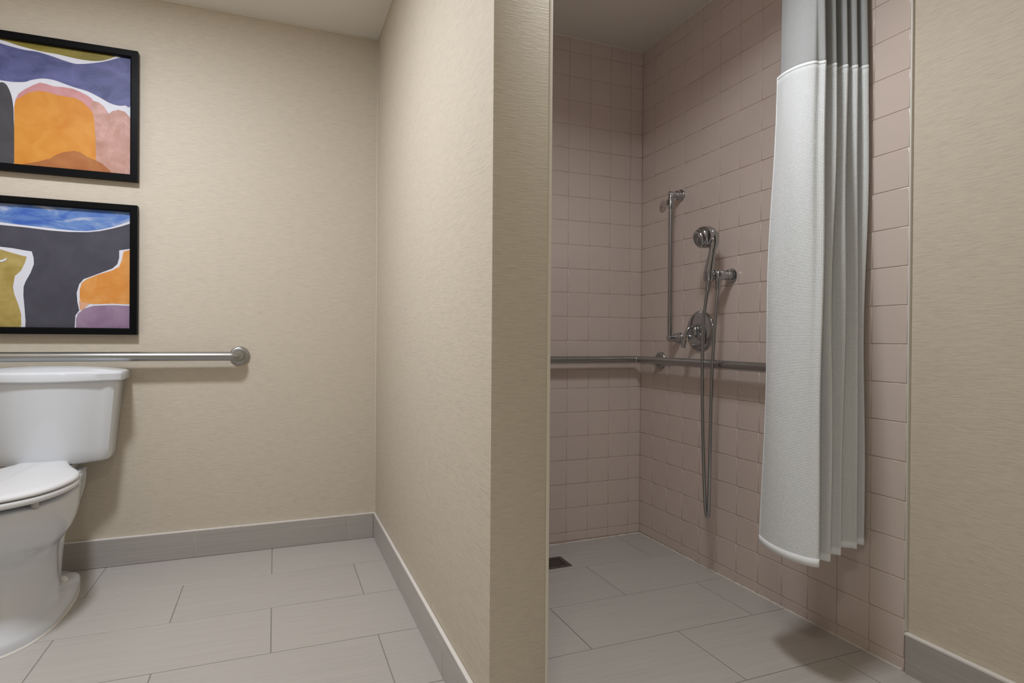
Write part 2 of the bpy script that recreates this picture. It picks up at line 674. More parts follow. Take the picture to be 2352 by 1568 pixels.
trim(1, (XR - 0.0015, YE - 0.0055, BH + 0.008), (XR + TW, YE - 0.0002, H), 'wcaulk', 'thin white vertical strip ending the pink tiles')
trim(2, (XQ - 0.0075, YP - 0.0010, 0.0), (XQ + 0.0006, YP + 0.003, H), 'caulk', 'thin pale corner strip on the partition end')
trim(3, (XL, YB - 0.004, H - 0.005), (XP, YB, H), 'caulk', 'pale caulk line where wallpaper meets ceiling above the toilet')
trim(4, (XP - 0.004, YP, H - 0.005), (XP, YB - 0.004, H), 'caulk', 'pale caulk line where the partition meets the ceiling')
trim(5, (XQ, YS - 0.004, H - 0.006), (XR, YS + 0.002, H), 'caulk', 'pale caulk line at the ceiling of the shower end wall')
trim(6, (XR - 0.004, YE, H - 0.006), (XR + 0.002, YS - 0.004, H), 'caulk', 'pale caulk line at the ceiling of the tiled right wall')
trim(7, (XP - 0.003, YB - 0.003, BH + 0.007), (XP, YB, H - 0.005), 'caulk', 'pale vertical caulk line in the corner beside the partition')


def caulk_run(i, pts, label):
    """uneven bead along the floor joint"""
    me = tube(pts, [0.0032 + random.uniform(-0.0014, 0.0016) for _ in pts], 8)
    struct('trim_%d' % i, me, M['wcaulk'], label)


caulk_run(8, [(XR - 0.0005, YE + 0.005 + (YS - YE - 0.01) * k / 90, zs(XR, YE + (YS - YE) * k / 90) - 0.0005) for k in range(91)], 'uneven white caulk bead at the foot of the right tiles')
caulk_run(9, [(XQ + 0.005 + (XR - XQ - 0.01) * k / 60, YS - 0.0005, zs(XQ + (XR - XQ) * k / 60, YS)) for k in range(61)], 'uneven white caulk bead at the foot of the shower end wall')

# ------------------------------------------------------------------ drain
dx0, dx1, dy0, dy1 = 1.029, 1.139, 2.186, 2.298
dz = zs(1.084, 2.24) + 0.0012
dr = tag(empty('floor_drain', ((dx0 + dx1) / 2, (dy0 + dy1) / 2, dz)), 'small square dark metal drain grate in the shower floor', 'drain')
mobj('shade_plate', box_mesh((dx0 + 0.004, dy0 + 0.004, dz - 0.003), (dx1 - 0.004, dy1 - 0.004, dz)), M['shade_plate'], dr)  # black plate under the grate, the hole's shade put into its colour
fr = 0.017
bm = bmesh.new()
for a, b in (((dx0, dy0), (dx1, dy0 + fr)), ((dx0, dy1 - fr), (dx1, dy1)), ((dx0, dy0 + fr), (dx0 + fr, dy1 - fr)), ((dx1 - fr, dy0 + fr), (dx1, dy1 - fr))):
    r = bmesh.ops.create_cube(bm, size=1)
    for v in r['verts']:
        v.co = Vector(((a[0] + b[0]) / 2 + v.co.x * (b[0] - a[0]), (a[1] + b[1]) / 2 + v.co.y * (b[1] - a[1]), dz + 0.0005 + v.co.z * 0.003))
mobj('rim', bm_mesh(bm), M['drain'], dr)
nb = 6
for i in range(1, nb):
    x = dx0 + fr + (dx1 - dx0 - 2 * fr) * i / nb
    mobj('grate_bar', box_mesh((x - 0.0025, dy0 + fr - 0.001, dz - 0.001), (x + 0.0025, dy1 - fr + 0.001, dz + 0.0014)), M['drain'], dr)
    y = dy0 + fr + (dy1 - dy0 - 2 * fr) * i / nb
    mobj('grate_bar', box_mesh((dx0 + fr - 0.001, y - 0.0025, dz - 0.001), (dx1 - fr + 0.001, y + 0.0025, dz + 0.0013)), M['drain'], dr)

# ------------------------------------------------------------------ outlines of the printed shapes (x, z in metres)
ART1 = {'olive': [(-1.0072, 2.0367),(-0.9624, 2.036),(-0.7684, 2.0418),(-0.5808, 2.0444),(-0.5913, 2.0336),(-0.6124, 2.019),(-0.6375, 2.0071),(-0.6707, 1.9998),(-0.7117, 1.9988),(-0.7482, 2.002),(-0.7882, 2.0059),(-0.8278, 2.0068),(-0.8668, 2.0106),(-0.9054, 2.0163),(-0.9397, 2.0239),(-0.9624, 2.0276),(-1.0072, 2.0321)], 'blue': [(-1.0072, 2.0274),(-0.9624, 2.015),(-0.9245, 2.008),(-0.8862, 2.0033),(-0.8474, 2.0033),(-0.808, 1.9961),(-0.7682, 1.9864),(-0.732, 1.9793),(-0.7035, 1.9823),(-0.6665, 1.9922),(-0.6249, 2.0069),(-0.5828, 2.0267),(-0.541, 2.0401),(-0.5404, 1.853),(-0.5609, 1.8424),(-0.5822, 1.8383),(-0.6118, 1.8437),(-0.6454, 1.8608),(-0.6868, 1.8788),(-0.7276, 1.8869),(-0.76, 1.8952),(-0.7959, 1.9047),(-0.8314, 1.9046),(-0.8665, 1.8931),(-0.8859, 1.8828),(-0.9242, 1.8765),(-0.9621, 1.8764),(-1.0069, 1.8699)], 'slate': [(-1.0068, 1.8467),(-0.977, 1.8618),(-0.962, 1.868),(-0.9507, 1.8689),(-0.9393, 1.8576),(-0.9279, 1.8266),(-0.9221, 1.7898),(-0.9201, 1.7384),(-0.9204, 1.5641),(-1.0062, 1.5544)], 'pink': [(-0.9171, 1.7953),(-0.9145, 1.8122),(-0.905, 1.8349),(-0.8858, 1.8544),(-0.8587, 1.8754),(-0.8392, 1.8871),(-0.8196, 1.8855),(-0.7959, 1.8798),(-0.7679, 1.8819),(-0.7357, 1.8807),(-0.7113, 1.8725),(-0.6867, 1.8617),(-0.6723, 1.8517),(-0.6669, 1.8418),(-0.6618, 1.7994),(-0.6865, 1.7714),(-0.9171, 1.7623)], 'rose': [(-0.671, 1.8441),(-0.6495, 1.8405),(-0.6327, 1.8283),(-0.615, 1.8003),(-0.6033, 1.8128),(-0.5822, 1.8209),(-0.5608, 1.8166),(-0.5402, 1.7921),(-0.5394, 1.5672),(-0.6611, 1.564),(-0.668, 1.7985),(-0.6742, 1.8221)], 'orange': [(-0.9183, 1.7857),(-0.9126, 1.8101),(-0.8934, 1.8272),(-0.8742, 1.8435),(-0.8431, 1.855),(-0.8156, 1.8546),(-0.7878, 1.8484),(-0.7598, 1.847),(-0.7275, 1.8457),(-0.703, 1.8348),(-0.6825, 1.816),(-0.668, 1.7961),(-0.6638, 1.7697),(-0.6594, 1.7016),(-0.6561, 1.5645),(-0.9177, 1.5621)], 'rust': [(-0.8967, 1.5644),(-0.889, 1.5715),(-0.8463, 1.5844),(-0.807, 1.6009),(-0.7872, 1.6177),(-0.7632, 1.6312),(-0.7269, 1.6404),(-0.7106, 1.6375),(-0.686, 1.6224),(-0.6571, 1.6111),(-0.6362, 1.6012),(-0.6067, 1.5724),(-0.6067, 1.5674)]}
ART2 = {'white1': [(-1.0059, 1.4226),(-0.5372, 1.4294),(-0.537, 1.3743),(-0.5679, 1.3605),(-0.6018, 1.348),(-0.6437, 1.335),(-0.6851, 1.3276),(-0.7463, 1.3242),(-0.8063, 1.3256),(-0.8845, 1.3318),(-0.9609, 1.3354),(-1.0058, 1.3366)], 'sky': [(-1.0059, 1.4226),(-0.5372, 1.4294),(-0.5371, 1.3828),(-0.5679, 1.3689),(-0.6018, 1.3544),(-0.6437, 1.3404),(-0.6852, 1.332),(-0.726, 1.3305),(-0.7864, 1.3329),(-0.8457, 1.3371),(-0.9038, 1.3407),(-0.9609, 1.3453),(-1.0058, 1.3473)], 'white2': [(-1.0056, 1.2529),(-0.9607, 1.2534),(-0.9227, 1.2502),(-0.8843, 1.244),(-0.863, 1.2415),(-0.8571, 1.2171),(-0.8563, 1.1933),(-0.8667, 1.1594),(-0.8821, 1.1255),(-0.8879, 1.1062),(-0.8886, 1.073),(-0.885, 1.0256),(-0.8818, 0.9782),(-0.8824, 0.9425),(-1.0049, 0.941)], 'mustard': [(-1.0056, 1.246),(-0.9607, 1.2441),(-0.9303, 1.2342),(-0.8959, 1.2244),(-0.8785, 1.2206),(-0.8842, 1.1966),(-0.8957, 1.1675),(-0.9149, 1.1454),(-0.9205, 1.105),(-0.9166, 1.0768),(-0.9031, 1.0346),(-0.8953, 1.0016),(-0.8945, 0.9637),(-0.8971, 0.9423),(-1.0049, 0.941)], 'white3': [(-0.5367, 1.2721),(-0.5782, 1.2626),(-0.5781, 1.2327),(-0.5844, 1.2075),(-0.6013, 1.1892),(-0.6349, 1.1728),(-0.6681, 1.1565),(-0.6969, 1.1429),(-0.7112, 1.1228),(-0.7193, 1.0883),(-0.7171, 1.0543),(-0.7109, 1.0203),(-0.7231, 1.0005),(-0.7258, 0.9444),(-0.5356, 0.9467)], 'orange': [(-0.5367, 1.2686),(-0.5633, 1.2585),(-0.5696, 1.2232),(-0.578, 1.1979),(-0.6013, 1.1818),(-0.6432, 1.165),(-0.6846, 1.1444),(-0.703, 1.128),(-0.7091, 1.1033),(-0.7098, 1.0691),(-0.7048, 1.0498),(-0.6595, 1.0461),(-0.6008, 1.0497),(-0.5359, 1.0485)], 'peach': [(-0.7114, 1.0593),(-0.7008, 1.0523),(-0.6761, 1.0476),(-0.6884, 1.0355),(-0.7027, 1.018),(-0.7089, 1.0252)], 'purple': [(-0.7209, 0.9445),(-0.721, 0.9859),(-0.7149, 1.008),(-0.6925, 1.0281),(-0.6636, 1.0396),(-0.6008, 1.0438),(-0.5359, 1.042),(-0.5356, 0.9467)], 'stroke': [(-0.9681, 1.2006),(-0.953, 1.2047),(-0.9379, 1.2135),(-0.9417, 1.2029),(-0.953, 1.1967),(-0.9681, 1.1945)]}

# ------------------------------------------------------------------ framed prints
PAINT = {
    'olive': paint('olive wash', (0.19, 0.150, 0.012), (0.33, 0.27, 0.045), (10, 10, 30)),
    'blue': paint('indigo wash', (0.065, 0.078, 0.20), (0.155, 0.165, 0.40), (9, 9, 16)),
    'slate': paint('slate wash', (0.062, 0.060, 0.070), (0.085, 0.082, 0.095), (14, 14, 14)),
    'pink': paint('pink wash', (0.62, 0.27, 0.28), (0.72, 0.36, 0.38), (16, 16, 16)),
    'rose': paint('rose wash', (0.52, 0.27, 0.20), (0.74, 0.44, 0.40), (18, 18, 18), c3=(0.60, 0.34, 0.28)),
    'orange': paint('amber wash', (0.72, 0.26, 0.02), (0.82, 0.36, 0.055), (12, 12, 12)),
    'rust': paint('rust wash', (0.42, 0.125, 0.028), (0.52, 0.20, 0.055), (14, 14, 14)),
    'white': M['paperwhite'],
    'sky': paint('sky wash', (0.05, 0.14, 0.55), (0.62, 0.66, 0.80), (7, 7, 22), 0.36, 0.66, c3=(0.16, 0.30, 0.66)),
    'mustard': paint('mustard wash', (0.42, 0.31, 0.075), (0.60, 0.47, 0.17), (13, 13, 13)),
    'tangerine': paint('tangerine wash', (0.78, 0.27, 0.035), (0.88, 0.42, 0.12), (12, 12, 12)),
    'peach': paint('peach wash', (0.80, 0.42, 0.26), (0.86, 0.50, 0.34)),
    'purple': paint('plum wash', (0.27, 0.17, 0.29), (0.40, 0.28, 0.41), (12, 12, 12)),
    'ink': paint('ink wash', (0.064, 0.062, 0.088), (0.088, 0.086, 0.115), (10, 10, 10)),
}
PX0, PX1 = -1.031, -0.5135


def picture(z0, z1, art, order, ground, label):
    e = tag(empty('framed_print', ((PX0 + PX1) / 2, YB, z0)), label, 'picture', 'framed abstract prints above the toilet')
    fw, d0, d1 = 0.0262, 0.030, 0.002
    bm = bmesh.new()
    # mitred frame: rings outer back, outer front, inner front, inner rabbet
    rg = []
    for inset, y in ((0, YB - d1), (0, YB - d0), (fw - 0.004, YB - d0), (fw, YB - d0 + 0.003), (fw, YB - 0.009)):
        rg.append([bm.verts.new(p) for p in ((PX0 + inset, y, z0 + inset), (PX1 - inset, y, z0 + inset), (PX1 - inset, y, z1 - inset), (PX0 + inset, y, z1 - inset))])
    for i in range(len(rg) - 1):
        for j in range(4):
            k = (j + 1) % 4
            bm.faces.new((rg[i][j], rg[i][k], rg[i + 1][k], rg[i + 1][j]))
    fo = mobj('frame', bm_mesh(bm), M['frame'], e)
    fo['label'] = 'narrow black frame'
    pr = mobj('print', box_mesh((PX0 + 0.01, YB - 0.0120, z0 + 0.01), (PX1 - 0.01, YB - 0.0035, z1 - 0.01)), ground, e)
    ix0, ix1, iz0, iz1 = PX0 + fw - 0.003, PX1 - fw + 0.003, z0 + fw - 0.003, z1 - fw + 0.003
    for k, (key, mat, sm) in enumerate(order):
        pts = [Vector((x, 0, z)) for x, z in art[key]]
        if sm:
            pts = crom(pts, 4, True)
        y = YB - 0.0120 - 0.0003 * (k + 1)
        vv = []
        for p_ in pts:
            x = p_.x
            if x < -0.99:
                x = ix0
            vv.append((min(max(x, ix0), ix1), y, min(max(p_.z, iz0), iz1)))
        o = mobj('painted_shape', mesh(vv, [list(range(len(vv)))]), PAINT[mat], pr)
    return e


picture(1.5395, 2.0585, ART1, [('olive', 'olive', 1), ('blue', 'blue', 1), ('slate', 'slate', 1), ('pink', 'pink', 0), ('rose', 'rose', 0), ('orange', 'orange', 0), ('rust', 'rust', 0)],
        M['paperwhite'], 'upper black framed abstract print of orange arch under indigo band')
picture(0.9265, 1.4435, ART2, [('white1', 'white', 0), ('sky', 'sky', 0), ('white2', 'white', 0), ('mustard', 'mustard', 0), ('white3', 'white', 0), ('orange', 'tangerine', 0), ('peach', 'peach', 0), ('purple', 'purple', 0), ('stroke', 'white', 0)],
        PAINT['ink'], 'lower black framed abstract print of dark ground with mustard, orange and plum')

# ------------------------------------------------------------------ grab bars
def flange(parent, c, axis, r, t=0.012):
    return mobj('flange', lathe(c, axis, [(0, r), (t * 0.45, r), (t * 0.8, r * 0.93), (t, r * 0.80), (t * 1.05, r * 0.45)], 36), M['steel'], parent)


gz = 0.8405
gb = tag(empty('grab_bar', (-0.59, YB, gz)), 'brushed steel grab bar on the wall above the toilet tank', 'grab bar')
gy = YB - 0.058
xa, xb = -1.05, -0.1395
path = [Vector((xb, YB - 0.008, gz))] + arc_path((xb, YB - 0.008, gz), (xb, gy, gz), (-0.6, gy, gz), 0.030, 10)
path += list(reversed(arc_path((xa, YB - 0.008, gz), (xa, gy, gz), (-0.6, gy, gz), 0.030, 10))) + [Vector((xa, YB - 0.008, gz))]
mobj('bar', tube(path, 0.0185, 24), M['steel'], gb)
for x in (xa, xb):
    flange(gb, (x, YB - 0.0005, gz), (0, -1, 0), 0.040)

sz = 0.8295
sb = tag(empty('grab_bar', (XR, YS, sz)), 'brushed steel grab bar wrapping the shower corner', 'grab bar')
by, bx = YS - 0.052, XR - 0.052
p1 = arc_path((0.66, YS - 0.008, sz), (0.66, by, sz), (1.2, by, sz), 0.03, 8)
p2 = arc_path((1.2, by, sz), (bx, by, sz), (bx, 2.0, sz), 0.022, 8)
p3 = arc_path((bx, 2.0, sz), (bx, 1.46, sz), (XR - 0.008, 1.46, sz), 0.03, 8)
mobj('bar', tube([(0.66, YS - 0.006, sz)] + p1 + p2 + p3 + [(XR - 0.006, 1.46, sz)], 0.0160, 20), M['steel'], sb)
flange(sb, (0.66, YS - 0.0003, sz), (0, -1, 0), 0.038)
flange(sb, (XR - 0.0003, 1.46, sz), (-1, 0, 0), 0.038)
flange(sb, (XR - 0.0003, 2.283, sz), (-1, 0, 0), 0.038)
mobj('post', tube([(XR - 0.006, 2.283, sz), (bx + 0.004, 2.283, sz)], 0.0125, 16), M['steel'], sb)

# ------------------------------------------------------------------ toilet
TX = -0.773
toilet = tag(empty('toilet', (TX, 2.45, 0)), 'white two piece toilet with closed seat cover', 'toilet')


def tank_ring(w, dc, df, z, back=0.018, ch=0.030, sc=1.0):
    """plan of the tank: straight back, short sides, chamfered front corners, bowed front"""
    yb = YB - back
    half = [(0, 0), (w * 0.6, 0), (w - 0.012, 0), (w - 0.003, -0.004), (w, -0.014), (w, -dc * 0.55), (w, -dc + 0.012), (w - 0.004, -dc + 0.002), (w - ch * 0.55, -dc - ch * 0.28), (w - ch, -dc - ch * 0.52), (w - ch - 0.01, -dc - ch * 0.52 - 0.004)]
    x1 = w - ch - 0.01
    y1 = dc + ch * 0.52 + 0.004
    for k in range(1, 9):
        t = k / 8
        x = x1 * (1 - t)
        half.append((x, -(y1 + (df - y1) * (1 - (x / x1) ** 2))))
    ring = half + [(-x, y) for x, y in reversed(half[1:-1])]
    cy = -df * 0.5
    return [Vector((TX + x * sc, yb + cy + (y - cy) * sc, z)) for x, y in ring]


tk = []
for z, w, dc, df in ((0.446, 0.150, 0.09, 0.150), (0.4475, 0.172, 0.105, 0.172), (0.455, 0.184, 0.116, 0.186), (0.470, 0.190, 0.121, 0.192), (0.50, 0.1925, 0.123, 0.196), (0.60, 0.2015, 0.130, 0.206), (0.70, 0.2105, 0.136, 0.216), (0.755, 0.2155, 0.140, 0.221)):
    tk.append(tank_ring(w, dc, df, z))
mobj('tank', loft(tk, angle=28), M['china'], toilet)
ld = []
W0, C0_, F0 = 0.2360, 0.150, 0.240
for z, d in ((0.7525, 0.010), (0.7545, 0.003), (0.758, 0.0), (0.780, -0.001), (0.7855, 0.001), (0.7895, 0.006), (0.7915, 0.012)):
    ld.append(tank_ring(W0 - d, C0_ - d, F0 - d, z, 0.012))
for s_, dz_ in ((0.75, 0.0075), (0.5, 0.0125), (0.25, 0.0155), (0.03, 0.0165)):
    ld.append(tank_ring(W0 - 0.012, C0_ - 0.012, F0 - 0.012, 0.7915 + dz_, 0.012, sc=s_))
mobj('tank_lid', loft(ld, angle=28), M['china'], toilet)


def bowl_ring(z, yf, yb, W, wb, sm=0.42, be=0.0, n=24, e=2.3):
    """one level of the bowl: front tip, back, widest half width, half width at the back, where it is widest, fullness of the back"""
    half = []
    for k in range(n + 1):
        s_ = 0.5 - 0.5 * math.cos(PI * k / n)
        if s_ <= sm:
            w_ = W * max(0.0, 1 - ((sm - s_) / sm) ** e) ** (1 / 2.0)
        else:
            t = min(1.0, (s_ - sm) / (1 - sm))
            f = max(0.0, 1 - t ** be) ** 0.5 if be else 0.5 + 0.5 * math.cos(PI * t)
            w_ = wb + (W - wb) * f
        half.append((w_, yf + (yb - yf) * s_))
    ring = half + [(0, yb)] + [(-x, y) for x, y in reversed(half[1:])]
    return [Vector((TX + x, y, z)) for x, y in ring]


bl = [bowl_ring(*a) for a in (
    (0.000, 2.100, 2.735, 0.132, 0.02, 0.45, 2.5), (0.024, 2.101, 2.735, 0.132, 0.02, 0.45, 2.5), (0.034, 2.106, 2.725, 0.126, 0.02, 0.45, 2.3), (0.044, 2.115, 2.68, 0.118, 0.04), (0.07, 2.128, 2.67, 0.112, 0.045), (0.10, 2.148, 2.67, 0.106, 0.046),
    (0.14, 2.172, 2.67, 0.100, 0.046), (0.18, 2.192, 2.67, 0.096, 0.048), (0.21, 2.200, 2.68, 0.097, 0.052), (0.232, 2.196, 2.69, 0.104, 0.058), (0.250, 2.178, 2.70, 0.116, 0.066), (0.270, 2.150, 2.705, 0.131, 0.076), (0.295, 2.118, 2.71, 0.147, 0.088),
    (0.325, 2.094, 2.712, 0.160, 0.098), (0.355, 2.081, 2.715, 0.1665, 0.104), (0.385, 2.076, 2.718, 0.168, 0.107), (0.403, 2.076, 2.718, 0.1665, 0.108), (0.411, 2.079, 2.716, 0.163, 0.106), (0.416, 2.088, 2.712, 0.155, 0.100))]
mobj('bowl', loft(bl, angle=50), M['china'], toilet)
# bead of caulk around the foot
bc = [bowl_ring(0.0005, 2.095, 2.740, 0.137, 0.02, 0.45, 2.5), bowl_ring(0.004, 2.0965, 2.739, 0.1355, 0.02, 0.45, 2.5), bowl_ring(0.0065, 2.101, 2.734, 0.131, 0.02, 0.45, 2.5)]
mobj('caulk_bead', loft(bc), M['wcaulk'], toilet)
# outlet foot with bolt caps behind the pedestal
for s_ in (-1, 1):
    cx, cy = TX + s_ * 0.068, 2.605
    rg = []
    for z, k in ((0.0, 1.0), (0.026, 0.99), (0.036, 0.94), (0.043, 0.80), (0.046, 0.5)):
        rg.append([Vector((cx + math.cos(a) * 0.046 * k, cy + math.sin(a) * 0.088 * k, z)) for a in [2 * PI * j / 24 for j in range(24)]])
    mobj('foot', loft(rg), M['china'], toilet)
    mobj('bolt_cap', lathe((TX + s_ * 0.074, 2.575, 0.042), (0, 0, 1), [(0, 0.015), (0.010, 0.014), (0.017, 0.010), (0.020, 0.004)], 16), M['white'], toilet)
# trapway column behind the pedestal
tr_ = [[Vector((TX + math.cos(a) * rx, cy + math.sin(a) * ry, z)) for a in [2 * PI * j / 28 for j in range(28)]] for z, rx, ry, cy in ((0.0, 0.060, 0.09, 2.62), (0.05, 0.050, 0.085, 2.63), (0.10, 0.050, 0.085, 2.64), (0.16, 0.054, 0.08, 2.65), (0.22, 0.060, 0.075, 2.655), (0.32, 0.08, 0.07, 2.66))]
mobj('trapway', loft(tr_), M['china'], toilet)
# deck under the tank
dk = []
for z, w, d in ((0.33, 0.055, -0.02), (0.38, 0.088, -0.004), (0.405, 0.104, 0.002), (0.416, 0.108, 0.004), (0.421, 0.106, 0.004), (0.4225, 0.100, 0.0)):
    x0_, x1_, y0_, y1_ = TX - w, TX + w, 2.56, 2.745 + d
    r_ = 0.022
    pts = []
    for (cx, cy, a0) in ((x1_ - r_, y0_ + r_, -PI / 2), (x1_ - r_, y1_ - r_, 0), (x0_ + r_, y1_ - r_, PI / 2), (x0_ + r_, y0_ + r_, PI)):
        for j in range(5):
            a = a0 + PI / 2 * j / 4
            pts.append(Vector((cx + math.cos(a) * r_, cy + math.sin(a) * r_, z)))
    dk.append(pts)
mobj('deck', loft(dk), M['china'], toilet)
mobj('tank_gasket', box_mesh((TX - 0.085, 2.62, 0.421), (TX + 0.085, 2.74, 0.4475), 0.006), M['rubber'], toilet)

SEAT = [(0.0, 2.052), (0.035, 2.059), (0.066, 2.078), (0.103, 2.110), (0.132, 2.147), (0.156, 2.200), (0.171, 2.262), (0.1765, 2.320), (0.173, 2.372), (0.161, 2.420), (0.139, 2.470), (0.116, 2.515), (0.098, 2.560), (0.080, 2.610), (0.072, 2.640)]


def seat_ring(z, d, back=0.0):
    h = crom([Vector((x, y, 0)) for x, y in SEAT], 3)
    pts = []
    for i, p_ in enumerate(h):
        a, b = h[max(0, i - 1)], h[min(len(h) - 1, i + 1)]
        t = (b - a).normalized()
        nrm = Vector((t.y, -t.x, 0))
        if i == 0: nrm = Vector((0, -1, 0))
        q = p_ - nrm * d
        pts.append((max(q.x, 0.0) if i else 0.0, min(q.y, 2.640 - back)))
    ring = pts + [(0, 2.640 - back)] + [(-x, y) for x, y in reversed(pts[1:])]
    return [Vector((TX + x, y, z)) for x, y in ring]


mobj('seat', loft([seat_ring(0.4315, 0.004), seat_ring(0.4330, 0.0005), seat_ring(0.4360, -0.001), seat_ring(0.4450, -0.001), seat_ring(0.4485, 0.0015), seat_ring(0.4500, 0.006)]), M['seat'], toilet)
mobj('seat_cover', loft([seat_ring(0.4525, 0.005), seat_ring(0.4540, 0.001), seat_ring(0.4570, 0.0), seat_ring(0.4620, 0.0015), seat_ring(0.4655, 0.006), seat_ring(0.4678, 0.014), seat_ring(0.4690, 0.026), seat_ring(0.4695, 0.045)]), M['seat'], toilet)
for s_ in (-1, 1):
    mobj('hinge', lathe((TX + s_ * 0.045, 2.632, 0.436), (s_, 0, 0), [(0, 0.011), (0.02, 0.011), (0.024, 0.008)], 14), M['seat'], toilet)
    for a, b in ((0.118, 2.155), (0.150, 2.42)):
        mobj('bumper', lathe((TX + s_ * a, b, 0.4155), (0, 0, 1), [(0, 0.010), (0.0165, 0.010)], 12), M['rubber'], toilet)
    mobj('seat_spacer', lathe((TX + s_ * 0.118, 2.155, 0.449), (0, 0, 1), [(0, 0.008), (0.0045, 0.008)], 12), M['rubber'], toilet)

# ------------------------------------------------------------------ slide bar in the shower
sx, syy = 1.580, 2.148
sl = tag(empty('slide_bar', (XR, syy, 0.93)), 'vertical chrome slide bar on the shower tiles', 'slide bar')
mobj('rod', tube([(sx, syy, 0.925), (sx, syy, 1.552)], 0.0098, 20), M['hose'], sl)
for z in (0.931, 1.547):
    mobj('escutcheon', lathe((XR - 0.0002, syy, z), (-1, 0, 0), [(0, 0.0245), (0.004, 0.0250), (0.008, 0.0225), (0.010, 0.0185), (0.020, 0.0170), (0.024, 0.0185), (0.028, 0.0180), (0.032, 0.0135), (0.050, 0.0125), (0.062, 0.0125), (0.066, 0.0085)], 30), M['chrome'], sl)
mobj('sleeve', lathe((sx, syy, 1.486), (0, 0, 1), [(0, 0.0105), (0.0015, 0.0135), (0.030, 0.0140), (0.045, 0.0125), (0.060, 0.0120), (0.068, 0.0080)], 26), M['chrome'], sl)
mobj('tension_knob', lathe((sx - 0.009, syy + 0.004, 1.512), (-0.93, 0.37, 0), [(0, 0.005), (0.003, 0.005), (0.004, 0.0125), (0.0075, 0.0125), (0.0085, 0.010)], 20), M['chrome'], sl)
# clear suction cup on the tile beside it
ng = NT('clear vinyl').set((0.72, 0.66, 0.62), 0.18, 0, 0.5)
ng.b.inputs['Transmission Weight'].default_value = 0.85
ng.b.inputs['IOR'].default_value = 1.12
ng.b.inputs['Base Color'].default_value = (0.93, 0.90, 0.88, 1)
sc_ = tag(empty('suction_cup', (XR, 2.279, 1.527)), 'clear round suction cup on the tile beside the slide bar', 'suction cup')
mobj('cup', lathe((XR - 0.0003, 2.279, 1.527), (-1, 0, 0), [(0, 0.027), (0.0012, 0.0275), (0.003, 0.022), (0.006, 0.012), (0.009, 0.007)], 28), ng.m, sc_)
mobj('nub', lathe((XR - 0.0085, 2.279, 1.527), (-1, 0, 0), [(0, 0.0055), (0.006, 0.006), (0.009, 0.0035)], 14), plain('tinted vinyl', (0.42, 0.27, 0.24), 0.3), sc_)

# ------------------------------------------------------------------ hand shower with its hose and wall outlet
hs = tag(empty('hand_shower', (XR, 1.833, 1.171)), 'chrome hand shower in a wall bracket with long metal hose', 'hand shower')
oz = 1.171
yo = 1.833
outl = mobj('wall_outlet', lathe((XR - 0.0002, yo, oz), (-1, 0, 0), [(0, 0.0265), (0.004, 0.0275), (0.009, 0.0250), (0.011, 0.0175), (0.018, 0.0165), (0.021, 0.0200), (0.026, 0.0205), (0.029, 0.0165), (0.036, 0.0150), (0.044, 0.0150), (0.047, 0.0195), (0.060, 0.0205), (0.074, 0.0200), (0.080, 0.0165), (0.084, 0.0095)], 30), M['chrome'], hs)
# holder cradle clipped round the handle
hx, hy = 1.540, 1.853
mobj('cradle', lathe((hx, hy, 1.150), (-0.02, -0.02, 1), [(0, 0.0180), (0.002, 0.0195), (0.030, 0.0205), (0.032, 0.0185)], 24), M['chrome'], hs)
mobj('cradle_neck', tube([(XR - 0.078, yo + 0.002, oz - 0.002), (hx + 0.008, hy - 0.004, oz - 0.004)], [0.0125, 0.0115], 16), M['chrome'], hs)
# supply nipple down from the outlet to the hose
mobj('hose_nut', lathe((1.566, yo, oz - 0.012), (0, 0, -1), [(0, 0.0100), (0.010, 0.0110), (0.014, 0.0095), (0.040, 0.0090), (0.044, 0.0075)], 18), M['chrome'], hs)
# handle: slim and slightly curved, widening into the head
hp = crom([(hx, hy + 0.001, 1.146), (hx, hy, 1.175), (hx + 0.002, hy - 0.004, 1.210), (hx + 0.003, hy - 0.012, 1.245), (hx + 0.006, hy - 0.014, 1.270), (hx + 0.010, hy - 0.012, 1.296), (hx + 0.012, hy - 0.002, 1.322)], 6)
key = [0.0172, 0.0190, 0.0175, 0.0140, 0.0142, 0.0205, 0.027]
hr = []
for i in range(len(hp)):
    t = i / 6
    k = min(int(t), len(key) - 2)
    hr.append(key[k] + (key[k + 1] - key[k]) * (t - k))
mobj('handle', tube(hp, hr, 22), M['chrome'], hs)
# head: dome behind, stepped spray face in front
hc = Vector((1.540, 1.866, 1.320))
ax = Vector((-0.90, 0.20, -0.34)).normalized()
hd = mobj('spray_head', lathe(hc - ax * 0.014, ax, [(-0.026, 0.004), (-0.023, 0.016), (-0.015, 0.028), (0.000, 0.038), (0.018, 0.0425), (0.034, 0.0410), (0.040, 0.0380), (0.042, 0.0345)], 34, 55), M['chrome'], hs)
mobj('face_ring', lathe(hc + ax * 0.025, ax, [(0, 0.0345), (0.010, 0.0355), (0.014, 0.0330), (0.016, 0.0265)], 34), M['chrome'], hd)
mobj('spray_face', lathe(hc + ax * 0.036, ax, [(0, 0.0262), (0.006, 0.0262), (0.009, 0.0235), (0.007, 0.0150), (0.010, 0.0125), (0.009, 0.0060)], 30), plain('grey spray face', (0.25, 0.255, 0.26), 0.25, 0.7), hd)
mobj('mode_lever', tube([hc + ax * 0.024 + Vector((0.012, -0.030, -0.012)), hc + ax * 0.024 + Vector((0.016, -0.041, -0.016))], [0.006, 0.004], 10), M['dark'], hd)
mobj('hose_nut', lathe((hx, hy + 0.001, 1.148), (0.02, 0.22, -1), [(0, 0.0095), (0.008, 0.0110), (0.034, 0.0100), (0.038, 0.0080)], 18), M['chrome'], hs)
